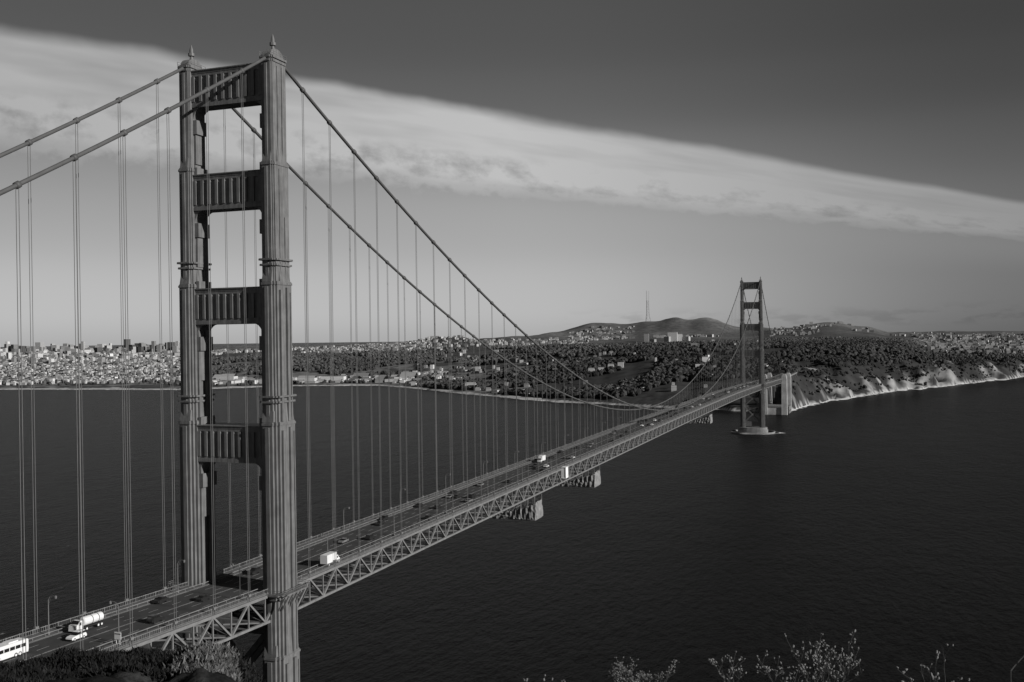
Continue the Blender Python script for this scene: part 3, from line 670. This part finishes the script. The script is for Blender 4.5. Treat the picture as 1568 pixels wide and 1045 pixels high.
# ------------------------------------------------------------------ sun + sky
AZ=math.radians(101);EL=math.radians(21)
Sd=Vector((math.sin(AZ)*math.cos(EL),math.cos(AZ)*math.cos(EL),math.sin(EL)))
L=bpy.data.lights.new('sun','SUN');L.energy=5.0;L.angle=math.radians(.5);L.color=(1,.985,.965)
lo=bpy.data.objects.new('sun',L);col.objects.link(lo);lo.rotation_euler=(-Sd).to_track_quat('-Z','Y').to_euler();lo.location=(200,-100,400)
w=bpy.data.worlds.new("World");scene.world=w;w.use_nodes=True;nt=w.node_tree;nt.nodes.clear();b=NB(nt)
out=b.n('ShaderNodeOutputWorld');bg=b.n('ShaderNodeBackground');nt.links.new(bg.outputs[0],out.inputs[0]);bg.inputs[1].default_value=.1
sky=b.n('ShaderNodeTexSky',sky_type='NISHITA');sky.sun_disc=False;sky.sun_elevation=EL;sky.sun_rotation=AZ;sky.altitude=100;sky.dust_density=1.5;sky.air_density=1.0
sc=b.n('ShaderNodeSeparateColor');nt.links.new(sky.outputs[0],sc.inputs[0])
tc=b.n('ShaderNodeTexCoord');D=tc.outputs['Generated']
along=b.m('ARCTAN2',b.dot(D,R),b.dot(D,F))
# red-filtered black-and-white response: deepens with elevation
ez=b.dot(D,(0,0,1))
cr=b.n('ShaderNodeValToRGB');b.nt.links.new(b.m('MAXIMUM',ez,0.0),cr.inputs[0])
els=cr.color_ramp.elements
pts=[(0,.42),(.03,.43),(.08,.37),(.14,.26),(.20,.155),(.26,.105),(.34,.082),(.6,.04),(1,.03)]
els[0].position=0;els[0].color=(pts[0][1],)*3+(1,);els[1].position=1;els[1].color=(pts[-1][1],)*3+(1,)
for p_,v_ in pts[1:-1]:
    e=els.new(p_);e.color=(v_,v_,v_,1)
cr.color_ramp.interpolation='CARDINAL'
red=b.m('MULTIPLY',b.m('MULTIPLY',cr.outputs[0],b.m('POWER',b.m('MAXIMUM',sc.outputs[0],.2),.2)),8.6)
kk=b.lin(ez,0,.3,.68,.38)
red=b.m('MULTIPLY',red,b.m('SUBTRACT',1.0,b.m('MULTIPLY',b.ss(along,.0,.52),kk)))
def plane(p1,p2):
    n=np.cross(bearing_dir(*p1),bearing_dir(*p2));return n/np.linalg.norm(n)
n1=plane((0,38),(1568,308));n2=plane((0,248),(1568,374))
if n1[2]<0:n1=-n1
if n2[2]<0:n2=-n2
a=b.dot(D,-n1);c=b.dot(D,n2)
t=b.m('DIVIDE',a,b.m('MAXIMUM',b.m('ADD',a,c),.002))
inside=b.ss(b.m('ADD',a,c),0.0,.02)
nc=b.noise(b.comb(b.m('MULTIPLY',along,7),b.m('MULTIPLY',t,.9),0.0),1.0,4,.5)
nf=b.noise(b.comb(b.m('MULTIPLY',along,30),b.m('MULTIPLY',t,4.2),3.0),1.0,5,.6)
nl=b.noise(b.comb(b.m('MULTIPLY',along,4.5),b.m('MULTIPLY',t,3.0),8.0),1.0,3,.55)
tt=b.m('ADD',t,b.m('MULTIPLY',b.m('SUBTRACT',nc,.5),.2))
e1=b.ss(tt,-.04,.11);tb=b.m('ADD',t,b.m('MULTIPLY',b.m('SUBTRACT',nf,.5),.6));e2=b.m('SUBTRACT',1.0,b.ss(tb,.74,1.06))
body=b.m('MULTIPLY',e1,e2)
rip=b.m('MULTIPLY',b.ss(t,.4,.65),b.lin(nf,.3,.7,-.5,.5))
dens=b.m('MULTIPLY',body,b.m('ADD',b.lin(nl,.32,.62,.66,1.08),rip),clamp=True)
dens=b.m('MULTIPLY',dens,b.lin(along,.1,.5,1.0,.82))
veil=b.m('MULTIPLY',b.m('MULTIPLY',b.ss(t,.25,.9),b.m('SUBTRACT',1.0,b.ss(t,1.0,1.8))),.25)
dens=b.m('MAXIMUM',dens,veil)
dens=b.m('MULTIPLY',dens,inside,clamp=True)
dens=b.m('MULTIPLY',dens,b.ss(b.dot(D,F),.1,.5))
fade=b.m('MINIMUM',b.lin(along,-.5,0,4.2,5.2),b.lin(along,0,.5,5.2,3.1))
# low fog scraps over the far ridges
fg=b.noise(b.comb(b.m('MULTIPLY',along,26),b.m('MULTIPLY',ez,90),5.0),1.0,4,.55)
fm=b.m('MULTIPLY',b.m('MULTIPLY',b.ss(ez,.004,.012),b.m('SUBTRACT',1.0,b.ss(ez,.014,.03))),b.m('MULTIPLY',b.ss(fg,.46,.62),b.ss(along,.02,.12)))
red=b.m('MULTIPLY',red,b.m('ADD',1.0,b.m('MULTIPLY',fm,-.16)))
vv=b.m('ADD',b.m('MULTIPLY',red,b.m('SUBTRACT',1.0,dens)),b.m('MULTIPLY',dens,fade))
nt.links.new(b.comb(vv,vv,vv),bg.inputs[0])
